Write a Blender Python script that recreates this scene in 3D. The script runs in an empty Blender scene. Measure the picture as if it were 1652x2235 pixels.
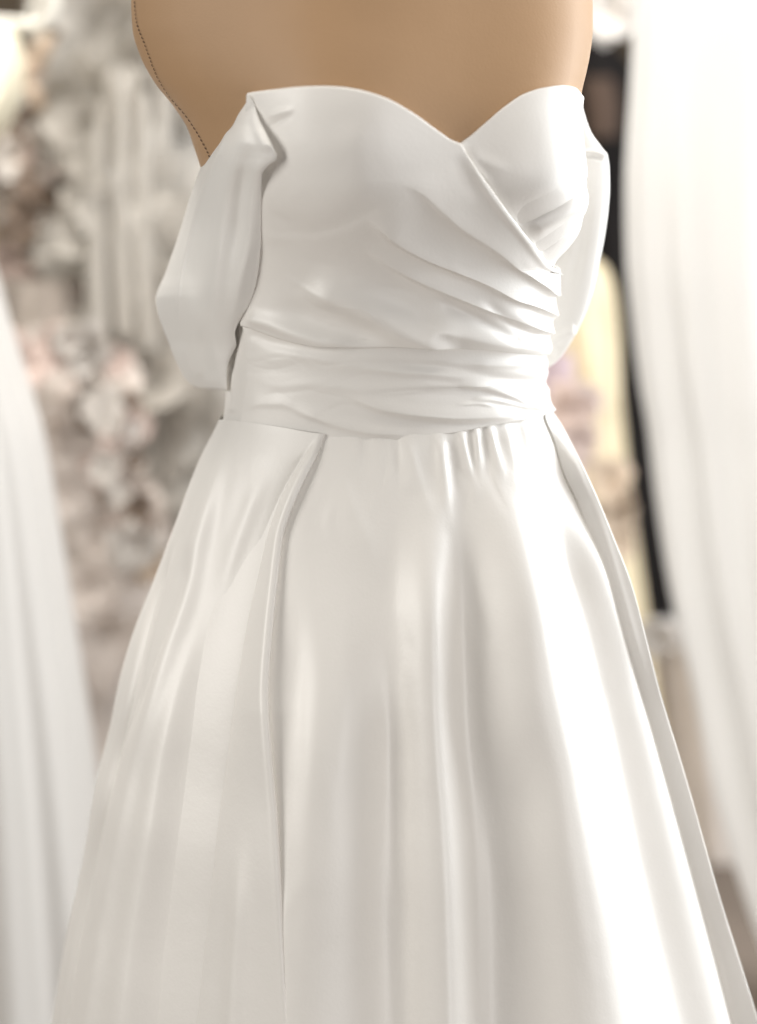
import bpy, math, random
import numpy as np
from mathutils import Vector, Matrix

random.seed(7)
rng = np.random.default_rng(7)
SC = bpy.context.scene
COL = SC.collection

# ------------------------------------------------------------------ camera
PW, PH, FPX = 1652.0, 2235.0, 3660.0          # size of the photograph as measured, focal length in its pixels
PITCH = math.radians(11.5)
CAM = np.array([0.0, -1.30, 1.254])
cam = bpy.data.cameras.new("camera")
cam.sensor_fit = 'VERTICAL'
cam.sensor_height = 24.0
cam.sensor_width = 24.0
cam.lens = FPX / PH * 24.0
cam.clip_start, cam.clip_end = 0.05, 100
cam.dof.use_dof = True
cam.dof.focus_distance = 1.212
cam.dof.aperture_fstop = (cam.lens / 1000) / 0.029
cam_o = bpy.data.objects.new("camera", cam)
COL.objects.link(cam_o)
cam_o.location = CAM
cam_o.rotation_euler = (math.pi / 2 - PITCH, 0, 0)
SC.camera = cam_o
FW = np.array([0, math.cos(PITCH), -math.sin(PITCH)])
UP = np.array([0, math.sin(PITCH), math.cos(PITCH)])

# ------------------------------------------------------------------ light of the room
w = bpy.data.worlds.new("World")
SC.world = w
w.use_nodes = True
w.node_tree.nodes["Background"].inputs[0].default_value = (1.0, 0.955, 0.90, 1)
w.node_tree.nodes["Background"].inputs[1].default_value = 0.095
SC.view_settings.view_transform = 'Standard'
SC.view_settings.look = 'None'
SC.view_settings.exposure = 0.06
SC.view_settings.gamma = 1.0


def area(name, loc, target, sx, sy, power, col):
    l = bpy.data.lights.new(name, 'AREA')
    l.shape = 'RECTANGLE'
    l.size, l.size_y, l.energy, l.color = sx, sy, power, col
    o = bpy.data.objects.new(name, l)
    COL.objects.link(o)
    o.location = loc
    o.rotation_euler = (Vector(target) - Vector(loc)).to_track_quat('-Z', 'Y').to_euler()
    return o


area("window_light", (1.9, 0.42, 1.40), (0, 0.05, 0.95), 1.2, 1.9, 74, (0.94, 0.975, 1.0))
area("left_window_light", (-2.1, -0.95, 1.65), (0, 0.0, 1.1), 0.8, 1.4, 33, (1.0, 0.975, 0.93))
area("ceiling_light", (0.25, -0.45, 2.7), (0, 0, 1.0), 0.8, 0.7, 15, (1.0, 0.95, 0.88))
area("front_window_light", (1.5, -2.3, 0.85), (0, 0, 1.0), 1.0, 1.0, 24, (1.0, 0.98, 0.96))
area("back_fill_light", (-0.3, 0.85, 2.7), (-0.5, 1.6, 0.9), 1.2, 1.0, 50, (1.0, 0.95, 0.88))  # added fill with no visible source, brightens the gowns at the back


# ------------------------------------------------------------------ helpers
def proj(P):
    d = P - CAM
    dep = d @ FW
    return PW / 2 + FPX * d[..., 0] / dep, PH / 2 - FPX * (d @ UP) / dep


def ray(px, py):
    px, py = np.asarray(px, float), np.asarray(py, float)
    u = (px - PW / 2) / FPX
    v = (PH / 2 - py) / FPX
    return u[..., None] * np.array([1.0, 0, 0]) + v[..., None] * UP + FW


def at(px, py, y):
    d = ray(px, py)
    t = (np.asarray(y) - CAM[1]) / d[..., 1]
    return CAM + d * t[..., None]


def pchip(xs, ys):
    """smooth shape-preserving curve through the points, linear beyond the ends"""
    xs, ys = np.array(xs, float), np.array(ys, float)
    h = np.diff(xs)
    dl = np.diff(ys) / h
    m = np.zeros_like(ys)
    m[0], m[-1] = dl[0], dl[-1]
    for i in range(1, len(xs) - 1):
        if dl[i - 1] * dl[i] > 0:
            w1, w2 = 2 * h[i] + h[i - 1], h[i] + 2 * h[i - 1]
            m[i] = (w1 + w2) / (w1 / dl[i - 1] + w2 / dl[i])

    def f(x):
        x = np.asarray(x, float)
        i = np.clip(np.searchsorted(xs, x) - 1, 0, len(h) - 1)
        t = (x - xs[i]) / h[i]
        r = ((2 * t**3 - 3 * t**2 + 1) * ys[i] + (t**3 - 2 * t**2 + t) * h[i] * m[i]
             + (-2 * t**3 + 3 * t**2) * ys[i + 1] + (t**3 - t**2) * h[i] * m[i + 1])
        r = np.where(x < xs[0], ys[0] + m[0] * (x - xs[0]), r)
        return np.where(x > xs[-1], ys[-1] + m[-1] * (x - xs[-1]), r)
    return f


def curve_y(pts):           # x as a function of y
    a = np.array(pts, float)
    return pchip(a[:, 1], a[:, 0])


def curve_x(pts):           # y as a function of x
    a = np.array(pts, float)
    return pchip(a[:, 0], a[:, 1])


def smooth_line(pts, n=60):
    a = np.array(pts, float)
    s = np.r_[0, np.cumsum(np.hypot(*np.diff(a, axis=0).T))]
    t = np.linspace(0, s[-1], n)
    return np.c_[pchip(s, a[:, 0])(t), pchip(s, a[:, 1])(t)]


def sstep(x):
    x = np.clip(x, 0, 1)
    return x * x * (3 - 2 * x)


class Fold:
    """one crease or pleat along a line drawn on the cloth; positive side is right of (or above) the line"""

    def __init__(s, pts, amp, wn, wp, e0=0.15, e1=0.15, grow=None, p=2.0):
        s.l = smooth_line(pts)
        s.amp, s.wn, s.wp, s.e0, s.e1, s.p = amp, wn, wp, e0, e1, p
        s.grow = grow or (1, 1)

    def __call__(s, px, py):
        out = np.zeros(px.shape)
        m = 4.5 * max(s.wn, s.wp) * max(s.grow)
        lo, hi = s.l.min(0) - m, s.l.max(0) + m
        k = (px > lo[0]) & (px < hi[0]) & (py > lo[1]) & (py < hi[1])
        if not k.any():
            return out
        x, y = px[k], py[k]
        best = np.full(x.shape, 1e18)
        sd = np.zeros(x.shape)
        tt = np.zeros(x.shape)
        n = len(s.l) - 1
        for i in range(n):
            ax, ay = s.l[i]
            bx, by = s.l[i + 1]
            ux, uy = bx - ax, by - ay
            L2 = ux * ux + uy * uy
            t = np.clip(((x - ax) * ux + (y - ay) * uy) / L2, 0, 1)
            dx, dy = x - ax - t * ux, y - ay - t * uy
            d2 = dx * dx + dy * dy
            b = d2 < best
            best[b] = d2[b]
            sg = (dx * uy - dy * ux)[b]
            sd[b] = np.sign(sg) * np.sqrt(d2[b])
            tt[b] = (i + t[b]) / n
        g = s.grow[0] + (s.grow[1] - s.grow[0]) * tt
        wd = np.where(sd > 0, s.wp, s.wn) * g
        env = np.ones_like(tt)
        if s.e0 > 0:
            env *= sstep(tt / s.e0)
        if s.e1 > 0:
            env *= sstep((1 - tt) / s.e1)
        out[k] = s.amp * env * np.exp(-np.abs(sd / wd) ** s.p)
        return out


def hsum(folds):
    def f(px, py):
        h = np.zeros(px.shape)
        for q in folds:
            h += q(px, py)
        return h
    return f


def wrinkles(n, seed, box_, ang, spread, length, amp, width):
    """small irregular creases scattered over a part of the cloth"""
    r = np.random.default_rng(seed)
    out = []
    for _ in range(n):
        x, y = r.uniform(box_[0], box_[2]), r.uniform(box_[1], box_[3])
        a = math.radians(ang(x, y) + r.normal() * spread)
        L = length * r.uniform(0.5, 1.6)
        b = r.normal() * 0.10 * L
        dx, dy = math.cos(a), math.sin(a)
        p = [(x - dx * L / 2, y - dy * L / 2), (x - dy * b, y + dx * b), (x + dx * L / 2, y + dy * L / 2)]
        if abs(dy) > abs(dx) and p[0][1] > p[-1][1]:
            p = p[::-1]
        w_ = width * r.uniform(0.6, 1.6)
        out.append(Fold(p, amp * r.uniform(0.4, 1.2) * r.choice([-1, 1]), w_, w_ * r.uniform(0.6, 1.8), 0.45, 0.45))
    return out


def mesh_obj(name, verts, faces, mat, parent=None, smooth=True):
    me = bpy.data.meshes.new(name)
    me.from_pydata(np.asarray(verts, float).reshape(-1, 3).tolist(), [], faces if isinstance(faces, list) else faces.tolist())
    if smooth:
        me.polygons.foreach_set("use_smooth", [True] * len(me.polygons))
    me.update()
    if mat:
        me.materials.append(mat)
    o = bpy.data.objects.new(name, me)
    COL.objects.link(o)
    if parent:
        o.parent = parent
        o.matrix_parent_inverse = Matrix.Translation(parent.location).inverted()
    return o


def grid_faces(r, c, wrap=False, flip=False):
    i = np.arange(r - 1)[:, None]
    j = np.arange(c if wrap else c - 1)[None, :]
    j2 = (j + 1) % c
    f = np.stack([i * c + j + 0 * i, i * c + j2, (i + 1) * c + j2, (i + 1) * c + j], -1).reshape(-1, 4)
    return f[:, ::-1] if flip else f


def empty(name, loc, label=None, cat=None, group=None):
    o = bpy.data.objects.new(name, None)
    COL.objects.link(o)
    o.location = loc
    o.empty_display_size = 0.1
    if label:
        o["label"] = label
    if cat:
        o["category"] = cat
    if group:
        o["group"] = group
    return o


# ------------------------------------------------------------------ materials
def principled(name, col, rough=0.5, spec=0.5, sheen=0.0, aniso=0.0, bump=None, vary=0.0, vscale=3.0, trans=0.0):
    m = bpy.data.materials.new(name)
    m.use_nodes = True
    nt = m.node_tree
    b = nt.nodes["Principled BSDF"]
    b.inputs["Base Color"].default_value = (*col, 1)
    b.inputs["Roughness"].default_value = rough
    b.inputs["Specular IOR Level"].default_value = spec
    b.inputs["Sheen Weight"].default_value = sheen
    b.inputs["Sheen Roughness"].default_value = 0.4
    b.inputs["Anisotropic"].default_value = aniso
    tc = nt.nodes.new("ShaderNodeTexCoord")
    if vary:
        n = nt.nodes.new("ShaderNodeTexNoise")
        n.inputs["Scale"].default_value = vscale
        n.inputs["Detail"].default_value = 6
        nt.links.new(tc.outputs["Object"], n.inputs["Vector"])
        r = nt.nodes.new("ShaderNodeMapRange")
        r.inputs["From Min"].default_value, r.inputs["From Max"].default_value = 0.3, 0.7
        r.inputs["To Min"].default_value, r.inputs["To Max"].default_value = 1 - vary, 1 + vary
        nt.links.new(n.outputs["Fac"], r.inputs["Value"])
        mx = nt.nodes.new("ShaderNodeMix")
        mx.data_type = 'RGBA'
        mx.blend_type = 'MULTIPLY'
        mx.inputs["Factor"].default_value = 1
        mx.inputs["A"].default_value = (*col, 1)
        nt.links.new(r.outputs[0], mx.inputs["B"])
        nt.links.new(mx.outputs["Result"], b.inputs["Base Color"])
    prev = None
    for sc, st, dist in (bump or []):
        n = nt.nodes.new("ShaderNodeTexNoise")
        n.inputs["Scale"].default_value = sc
        n.inputs["Detail"].default_value = 3
        nt.links.new(tc.outputs["Object"], n.inputs["Vector"])
        bp = nt.nodes.new("ShaderNodeBump")
        bp.inputs["Strength"].default_value = st
        bp.inputs["Distance"].default_value = dist
        nt.links.new(n.outputs["Fac"], bp.inputs["Height"])
        if prev:
            nt.links.new(prev.outputs[0], bp.inputs["Normal"])
        prev = bp
    if prev:
        nt.links.new(prev.outputs[0], b.inputs["Normal"])
    if trans:
        t = nt.nodes.new("ShaderNodeBsdfTranslucent")
        t.inputs["Color"].default_value = (*col, 1)
        mix = nt.nodes.new("ShaderNodeMixShader")
        mix.inputs[0].default_value = trans
        nt.links.new(b.outputs[0], mix.inputs[1])
        nt.links.new(t.outputs[0], mix.inputs[2])
        nt.links.new(mix.outputs[0], nt.nodes["Material Output"].inputs["Surface"])
    return m


SATIN = principled("ivory_satin", (0.81, 0.784, 0.745), rough=0.44, spec=0.68, bump=[(420, 0.20, 0.0005), (38, 0.16, 0.002), (11, 0.12, 0.006)])
SATIN_SLEEVE = principled("sleeve_satin", (0.84, 0.82, 0.785), rough=0.46, spec=0.45, sheen=0.15, bump=[(420, 0.28, 0.0005), (30, 0.18, 0.003)], trans=0.06)
THREAD = principled("white_thread", (0.8, 0.78, 0.74), rough=0.7)
JERSEY = principled("tan_jersey", (0.43, 0.27, 0.15), rough=0.55, spec=0.35, sheen=0.10, bump=[(700, 0.35, 0.0005), (25, 0.10, 0.003)], vary=0.04, vscale=9)
STITCH = principled("brown_thread", (0.085, 0.05, 0.03), rough=0.8)
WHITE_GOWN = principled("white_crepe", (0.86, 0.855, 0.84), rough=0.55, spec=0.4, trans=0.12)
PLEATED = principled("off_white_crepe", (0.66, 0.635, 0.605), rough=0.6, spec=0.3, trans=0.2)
CREAM = principled("cream_satin", (0.80, 0.74, 0.58), rough=0.5, spec=0.4)
TULLE = principled("white_tulle", (0.68, 0.65, 0.605), rough=0.9, spec=0.1, trans=0.35)
BLUSH = principled("blush_lace", (0.56, 0.46, 0.40), rough=0.9, spec=0.1, vary=0.25, vscale=14, trans=0.15)
GREY_TULLE = principled("mauve_grey_tulle", (0.80, 0.73, 0.68), rough=0.9, spec=0.1, vary=0.10, vscale=9, trans=0.2)
PETAL_W = principled("white_petal", (0.70, 0.66, 0.62), rough=0.9, spec=0.1)
PETAL_B = principled("beige_petal", (0.56, 0.45, 0.35), rough=0.9, spec=0.1)
PETAL_P = principled("blush_petal", (0.62, 0.50, 0.45), rough=0.9, spec=0.1)
PETAL_D = principled("brown_petal", (0.27, 0.21, 0.17), rough=0.9, spec=0.1)
GOLD = principled("champagne_satin", (0.74, 0.62, 0.42), rough=0.45, spec=0.45, vary=0.12, vscale=9)
LILAC = principled("lilac_tulle", (0.62, 0.50, 0.53), rough=0.8, spec=0.2, trans=0.2)
BLACK = principled("black_cloth", (0.014, 0.012, 0.012), rough=0.8, spec=0.2)
BROWN = principled("brown_cloth", (0.10, 0.07, 0.055), rough=0.9, spec=0.1)
PLASTIC = principled("white_plastic", (0.74, 0.72, 0.66), rough=0.35)
METAL = principled("pale_metal", (0.34, 0.31, 0.26), rough=0.4)
WALL = principled("taupe_wall", (0.125, 0.098, 0.072), rough=0.95, spec=0.1, vary=0.10, vscale=2)
FLOOR = principled("floor_carpet", (0.20, 0.165, 0.14), rough=0.95, spec=0.1, vary=0.15, vscale=6)

# ------------------------------------------------------------------ outlines traced on the photograph
TL = curve_y([(285, -420), (286, -200), (286, 0), (289, 64), (306, 122), (338, 181), (377, 230), (409, 279), (424, 323), (438, 365), (452, 420), (470, 500),
              (486, 600), (496, 700), (499, 780), (497, 840), (490, 920), (478, 1000), (460, 1100), (450, 1250)])
TR = curve_y([(1288, -420), (1292, -200), (1293, 0), (1293, 60), (1286, 120), (1276, 165), (1266, 205), (1260, 250), (1262, 300), (1269, 360), (1273, 410), (1270, 460),
              (1257, 503), (1232, 540), (1207, 566), (1199, 590), (1194, 615), (1186, 640), (1184, 680), (1180, 715), (1178, 750), (1179, 790), (1182, 830), (1189, 870),
              (1198, 900), (1215, 960), (1232, 1050), (1240, 1250)])
NECK_L = curve_x([(430, 262), (480, 236), (522, 214), (545, 209), (575, 204.5), (611, 201), (655, 197), (699, 195.5), (735, 197), (772, 202), (831, 219), (890, 250), (948, 290), (977, 309), (1000, 318)])
NECK_R = curve_x([(1000, 318), (1012, 310), (1022, 303), (1058, 273), (1102, 236), (1139, 211), (1183, 196), (1226, 190), (1250, 194), (1262, 206), (1285, 240)])
WRAP = curve_x([(1000, 318), (1022, 351), (1044, 379), (1068, 409), (1110, 464), (1152, 521), (1185, 563), (1200, 584), (1215, 600)])
SEAM = curve_x([(460, 921), (490, 921), (535, 924), (624, 937), (701, 950), (775, 953), (850, 952), (892, 949), (984, 938), (1068, 922), (1152, 908), (1185, 900), (1198, 893), (1225, 880)])
BAND = curve_x([(520, 698), (545, 705), (560, 709), (580, 717), (610, 728), (640, 737), (670, 744), (700, 748.5), (760, 749.5), (850, 749), (950, 750.5), (1047, 754), (1110, 761), (1177, 769), (1200, 772)])
SIDE = curve_y([(532, 660), (538, 705), (545, 745), (548, 790), (546, 830), (540, 880), (533, 925)])

SKL = curve_y([(490, 900), (487, 922), (470, 938), (452, 975), (429, 1023), (404, 1090), (380, 1158), (331, 1287), (288, 1397), (252, 1530), (243, 1590), (208, 1722), (196, 1800), (178, 1906), (153, 2016), (132, 2127), (116, 2234), (90, 2400)])
SKR = curve_y([(1196, 880), (1200, 893), (1225, 930), (1262, 1000), (1306, 1095), (1339, 1176), (1380, 1283), (1411, 1401), (1441, 1518), (1477, 1636), (1513, 1757), (1554, 1905), (1584, 2007), (1620, 2120), (1652, 2222), (1706, 2400)])


class Stack:
    """rings of elliptical section fitted so that the outline seen by the camera is the traced one"""

    def __init__(s, Lf, Rf, zs, bfun, yc=0.0, bump=None, iters=8, square=None, soft=1.2):
        s.z = np.array(zs)
        n = len(zs)
        s.yc = yc
        s.bump = bump
        s.square = square
        P = np.c_[np.zeros(n), np.full(n, yc), s.z]
        _, py = proj(P)
        xl, xr = at(Lf(py), py, np.full(n, yc))[:, 0], at(Rf(py), py, np.full(n, yc))[:, 0]
        th = np.linspace(0, 2 * math.pi, 240, endpoint=False)
        for _ in range(iters):
            s.xc, s.a = (xl + xr) / 2, (xr - xl) / 2
            s.b = bfun(s.z, s.a)
            rr = s.rad(th[None, :], s.z[:, None])
            X = s.xc[:, None] + s.a[:, None] * np.cos(th) * rr
            Y = yc - s.b[:, None] * np.sin(th) * rr
            px, py = proj(np.stack([X, Y, np.broadcast_to(s.z[:, None], X.shape)], -1))
            il, ir = px.argmin(1), px.argmax(1)
            k = np.arange(n)
            sc = 1.3 / FPX
            xl += 0.9 * (Lf(py[k, il]) - px[k, il]) * sc
            xr += 0.9 * (Rf(py[k, ir]) - px[k, ir]) * sc

        kk = np.arange(-12, 13)
        g = np.exp(-0.5 * (kk / soft) ** 2)
        g /= g.sum()
        for nm in ("xc", "a", "b"):         # even out the sampling noise of the fit
            v = getattr(s, nm)
            v = np.concatenate([2 * v[0] - v[12:0:-1], v, 2 * v[-1] - v[-2:-14:-1]])
            setattr(s, nm, np.convolve(v, g, "valid"))

    def rad(s, th, z):
        """1 for an ellipse, more where the section is squarer"""
        if s.square is None:
            return 1.0
        c, q = np.cos(th), np.sin(th)
        n = 2 + s.square(z) * sstep(c * 3) * sstep(q * 6 + 1)
        return (np.abs(c) ** n + np.abs(q) ** n) ** (-1 / n)

    def pt(s, th, z):
        zz, f = s.z, np.interp
        a, b, xc = f(z, zz, s.a), f(z, zz, s.b), f(z, zz, s.xc)
        rr = s.rad(th, z)
        x = xc + a * np.cos(th) * rr
        sn = np.sin(th)
        y = s.yc - b * sn * rr
        if s.bump:
            y = y - s.bump(x, z) * np.clip(sn * 1.6, 0, 1)
        return np.stack([x, y, z + 0 * x], -1)

    def zcut(s, th, fy, lo, hi):
        """height at which the surface, at each angle, crosses the drawn line fy(px)"""
        t = np.where(np.sin(th) < 0, -th, th)
        a, b = np.full(t.shape, lo), np.full(t.shape, hi)
        for _ in range(40):
            m = (a + b) / 2
            px, py = proj(s.pt(t, m))
            below = py > fy(px)
            a, b = np.where(below, m, a), np.where(below, b, m)
        return (a + b) / 2


def bump_at(px, py, y=-0.10):
    p = at(px, py, np.array(y))
    return p[0], p[2]


BUMPS = [(bump_at(742, 385), 0.085, 0.060, 0.036), (bump_at(1210, 350), 0.062, 0.058, 0.026), (bump_at(770, 90), 0.082, 0.12, 0.026)]


def bust(x, z):
    h = 0
    for (cx, cz), wx, wz, A in BUMPS:
        dz = z - cz
        wzz = np.where(dz < 0, wz * 0.85, wz * 1.5)
        h = h + A * np.exp(-np.abs((x - cx) / wx) ** 2.2 - np.abs(dz / wzz) ** 2.2)
    return h


def torso_b(z, a):
    return np.interp(z, [0.80, 0.95, 1.05, 1.12, 1.20, 1.30, 1.40, 1.5], [0.115, 0.105, 0.092, 0.093, 0.100, 0.105, 0.108, 0.100])


TORSO = Stack(TL, TR, np.linspace(0.80, 1.50, 360), torso_b, bump=bust, square=lambda z: np.interp(z, [1.10, 1.17, 1.24, 1.32, 1.40, 1.48], [0, 0.7, 1.4, 1.3, 0.8, 0.5]))


def skirt_b(z, a):
    return 0.094 + (a - 0.125) * 0.80


SKIRT = Stack(lambda y: SKL(y) + 9, lambda y: SKR(y) - 8, np.linspace(0.0, 1.10, 480), skirt_b, soft=5)


def normals(P, centre_y=0.0):
    du = np.gradient(P, axis=1)
    dv = np.gradient(P, axis=0)
    n = np.cross(du, dv)
    n /= np.linalg.norm(n, axis=-1, keepdims=True) + 1e-12
    c = P.mean(axis=1, keepdims=True)
    c[..., 1] = centre_y
    out = ((P - c) * n).sum(-1).mean()
    return n if out > 0 else -n


def rolled(P, n, side, r):
    """hem: the cloth turns over a small radius at one border of the grid"""
    if side in ("top", "bottom"):
        e, i = (P[0], P[1]) if side == "top" else (P[-1], P[-2])
        nn = n[0] if side == "top" else n[-1]
    else:
        e, i = (P[:, 0], P[:, 1]) if side == "left" else (P[:, -1], P[:, -2])
        nn = n[:, 0] if side == "left" else n[:, -1]
    t = e - i
    t /= np.linalg.norm(t, axis=-1, keepdims=True) + 1e-12
    R = [e + r * (t * math.sin(q) - nn * (1 - math.cos(q))) for q in (0.5, 1.0, 1.6, 2.2)]
    R.append(e - nn * 2.4 * r - t * r)
    if side == "top":
        return np.concatenate([np.stack(R[::-1]), P])
    if side == "bottom":
        return np.concatenate([P, np.stack(R)])
    if side == "left":
        return np.concatenate([np.stack(R[::-1], 1), P], 1)
    return np.concatenate([P, np.stack(R, 1)], 1)


def patch(name, S, TH, Z, mat, parent, h=None, off=0.002, roll=None, wrap=False, front_only=True):
    P = S.pt(TH, Z)
    n = normals(P)
    px, py = proj(P)
    d = np.zeros(px.shape) + off
    if h is not None:
        hh = h(px, py)
        if front_only:
            hh = hh * np.clip(np.sin(TH) * 6 + 0.7, 0, 1)
        d = d + hh
    P = P + n * d[..., None]
    # the folds change the slope, so hems turn along the folded cloth
    n2 = normals(P) if not wrap else n
    for side, r in (roll or {}).items():
        m = rolled(P, n2, side, r)
        if side in ("top", "bottom"):
            k = m.shape[0] - n2.shape[0]
            pad = [(k, 0) if side == "top" else (0, k), (0, 0), (0, 0)]
        else:
            k = m.shape[1] - n2.shape[1]
            pad = [(0, 0), (k, 0) if side == "left" else (0, k), (0, 0)]
        n2 = np.pad(n2, pad, mode="edge")
        P = m
    r_, c_ = P.shape[:2]
    f = grid_faces(r_, c_, wrap)
    # face outwards
    a, b, c, _ = P.reshape(-1, 3)[f[len(f) // 2]]
    q = P.reshape(-1, 3)
    mid = len(f) // 2
    fn = np.cross(q[f[mid, 1]] - q[f[mid, 0]], q[f[mid, 3]] - q[f[mid, 0]])
    ref = n2.reshape(-1, 3)[f[mid, 0]]
    if fn @ ref < 0:
        f = f[:, ::-1]
    return mesh_obj(name, q, f, mat, parent)


def ring_theta(nf, nb):
    return np.r_[np.linspace(-0.35, math.pi + 0.35, nf, endpoint=False), np.linspace(math.pi + 0.35, 2 * math.pi - 0.35, nb, endpoint=False)]


def lerp_rows(zt, zb, t):
    return zt[None, :] * (1 - t[:, None]) + zb[None, :] * t[:, None]


# ------------------------------------------------------------------ the dress form
form = empty("dress_form", tuple(at(850, 900, np.array(0.0)) * [1, 1, 0]), "tan jersey covered dress form with brown stitched side seam, bare above the gown", "dress form")
zs = np.linspace(0.86, 1.60, 260)
th = ring_theta(300, 90)
TH, Z = np.meshgrid(th, zs)
shoulder = sstep((Z - 1.46) / 0.13)
P = TORSO.pt(TH, np.minimum(Z, 1.47))
P[..., 2] = Z
cx = P[..., 0].mean(1, keepdims=True)
P[..., 0] = cx + (P[..., 0] - cx) * (1 - 0.62 * shoulder)
P[..., 1] *= (1 - 0.45 * shoulder)
body = mesh_obj("body", P, grid_faces(len(zs), len(th), True), JERSEY, form)
ncap = 64
capv = [(cx[-1, 0] + 0.075 * math.cos(k * 2 * math.pi / ncap), 0.062 * math.sin(k * 2 * math.pi / ncap), zz) for zz in (1.598, 1.66) for k in range(ncap)]
mesh_obj("neck_cap", capv, grid_faces(2, ncap, True).tolist() + [list(range(ncap, 2 * ncap))], JERSEY, form)

# stitches along the seam: short threads lying on the jersey
sx = curve_y([(292, -60), (295, 0), (300, 49), (318, 98), (344, 166), (373, 213), (410, 257), (439, 303), (457, 338), (476, 380)])


def on_torso(S, px, py, it=30):
    """angle and height of the point of the surface seen at this pixel"""
    z = at(px, py, np.array(-0.05))[2]
    for _ in range(it):
        tt = np.linspace(0.02, math.pi - 0.02, 600)
        q = S.pt(tt, np.full(600, z))
        qx, qy = proj(q)
        i = np.abs(qx - px).argmin()
        z += (qy[i] - py) * 1.3 / FPX * 0.9
    return tt[i], z


sv, sf = [], []
ys_ = np.arange(-40, 376, 8.6)
for k, y0 in enumerate(ys_):
    pp = []
    for yy in (y0 + rng.uniform(-.4, .4), y0 + 5.2):
        t_, z_ = on_torso(TORSO, float(sx(yy)), yy, 12)
        p = TORSO.pt(np.array([t_]), np.array([z_]))[0]
        pp.append(p)
    a, b = pp
    d = b - a
    nrm = np.array([a[0] - 0.0, a[1], 0])
    nrm /= np.linalg.norm(nrm)
    side = np.cross(d, nrm)
    side /= np.linalg.norm(side) + 1e-9
    base = len(sv)
    for q, hh in ((a, 0.0003), ((a + b) / 2, 0.0009), (b, 0.0003)):
        for sgn in (-1, 0, 1):
            sv.append(q + side * sgn * 0.00055 + nrm * (hh + (0.0005 if sgn == 0 else 0)))
    for r in range(2):
        for c in range(2):
            o = base + r * 3 + c
            sf.append([o, o + 1, o + 4, o + 3])
st = mesh_obj("seam_stitching", sv, sf, STITCH, form)
st["kind"] = "stuff"

# ------------------------------------------------------------------ the wedding dress
dress = empty("wedding_dress", tuple(at(850, 900, np.array(0.0)) * [1, 1, 0]), "ivory satin wedding gown with draped sweetheart bodice and drop sleeves, on the dress form", "wedding gown")

th = ring_theta(420, 70)
seamz = TORSO.zcut(th, SEAM, 0.9, 1.2)

# lining and side panel: the whole shell under the draped layers
LOW = curve_x([(420, 520), (440, 470), (470, 380), (500, 310), (530, 250), (560, 225), (600, 220)])
low_neck = lambda px: np.where(px < 600, np.maximum(LOW(px), NECK_L(px) + 14), np.where(px < 1000, NECK_L(px), NECK_R(px)) + 14)
zt = TORSO.zcut(th, low_neck, 0.95, 1.47)
t = np.linspace(0, 1, 160)
patch("bodice_shell", TORSO, np.broadcast_to(th, (160, len(th))), lerp_rows(zt, seamz - 0.035, t), SATIN, dress, off=0.0012, wrap=True,
      h=hsum([Fold([(505, 800), (512, 850), (508, 905)], 0.0012, 8, 8)]))

# cup panel at the right bust
th_c = np.linspace(-0.75, 2.0, 420)
x0 = 985
zt = TORSO.zcut(th_c, lambda px: np.where(px < 1000, NECK_L(px) + 6, NECK_R(px)), 0.95, 1.47)
zb = TORSO.zcut(th_c, lambda px: np.where(px < 1000, 345, WRAP(px) + 40) + 0 * px, 0.95, 1.47)
pxs, _ = proj(TORSO.pt(np.clip(th_c, 0, 3), zt))
keep = (pxs > x0) | (th_c < 0.6)
th_c, zt, zb = th_c[keep], zt[keep], zb[keep]
cup_folds = [
    Fold([(1290, 392), (1262, 412), (1240, 428), (1215, 444), (1180, 461), (1140, 480), (1110, 496)], -0.0048, 24, 7, 0.15, 0.3, (1, 1), 1.4),
    Fold([(1280, 420), (1252, 445), (1225, 464), (1190, 484), (1150, 508)], 0.0030, 14, 14, 0.2, 0.2),
    Fold([(1280, 462), (1240, 494), (1212, 516), (1176, 540), (1150, 552)], -0.0042, 14, 7, 0.2, 0.2, (1, 1), 1.4),
    Fold([(1010, 325), (1060, 352), (1120, 375)], 0.0009, 14, 14, 0.3, 0.5),
    Fold([(1010, 330), (1045, 380), (1075, 405)], 0.0008, 9, 9, 0.3, 0.5),
    Fold([(1246, 205), (1240, 250), (1246, 320)], 0.0015, 16, 14, 0.2, 0.3),
]
t = np.linspace(0, 1, 240)
patch("cup_panel", TORSO, np.broadcast_to(th_c, (240, len(th_c))), lerp_rows(zt, zb, t), SATIN, dress, off=0.0024, roll={"top": 0.0012}, h=lambda a_, b_: hsum(cup_folds)(a_, b_) * sstep((WRAP(np.maximum(a_, 1000)) + 6 - b_) / 22))

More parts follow.
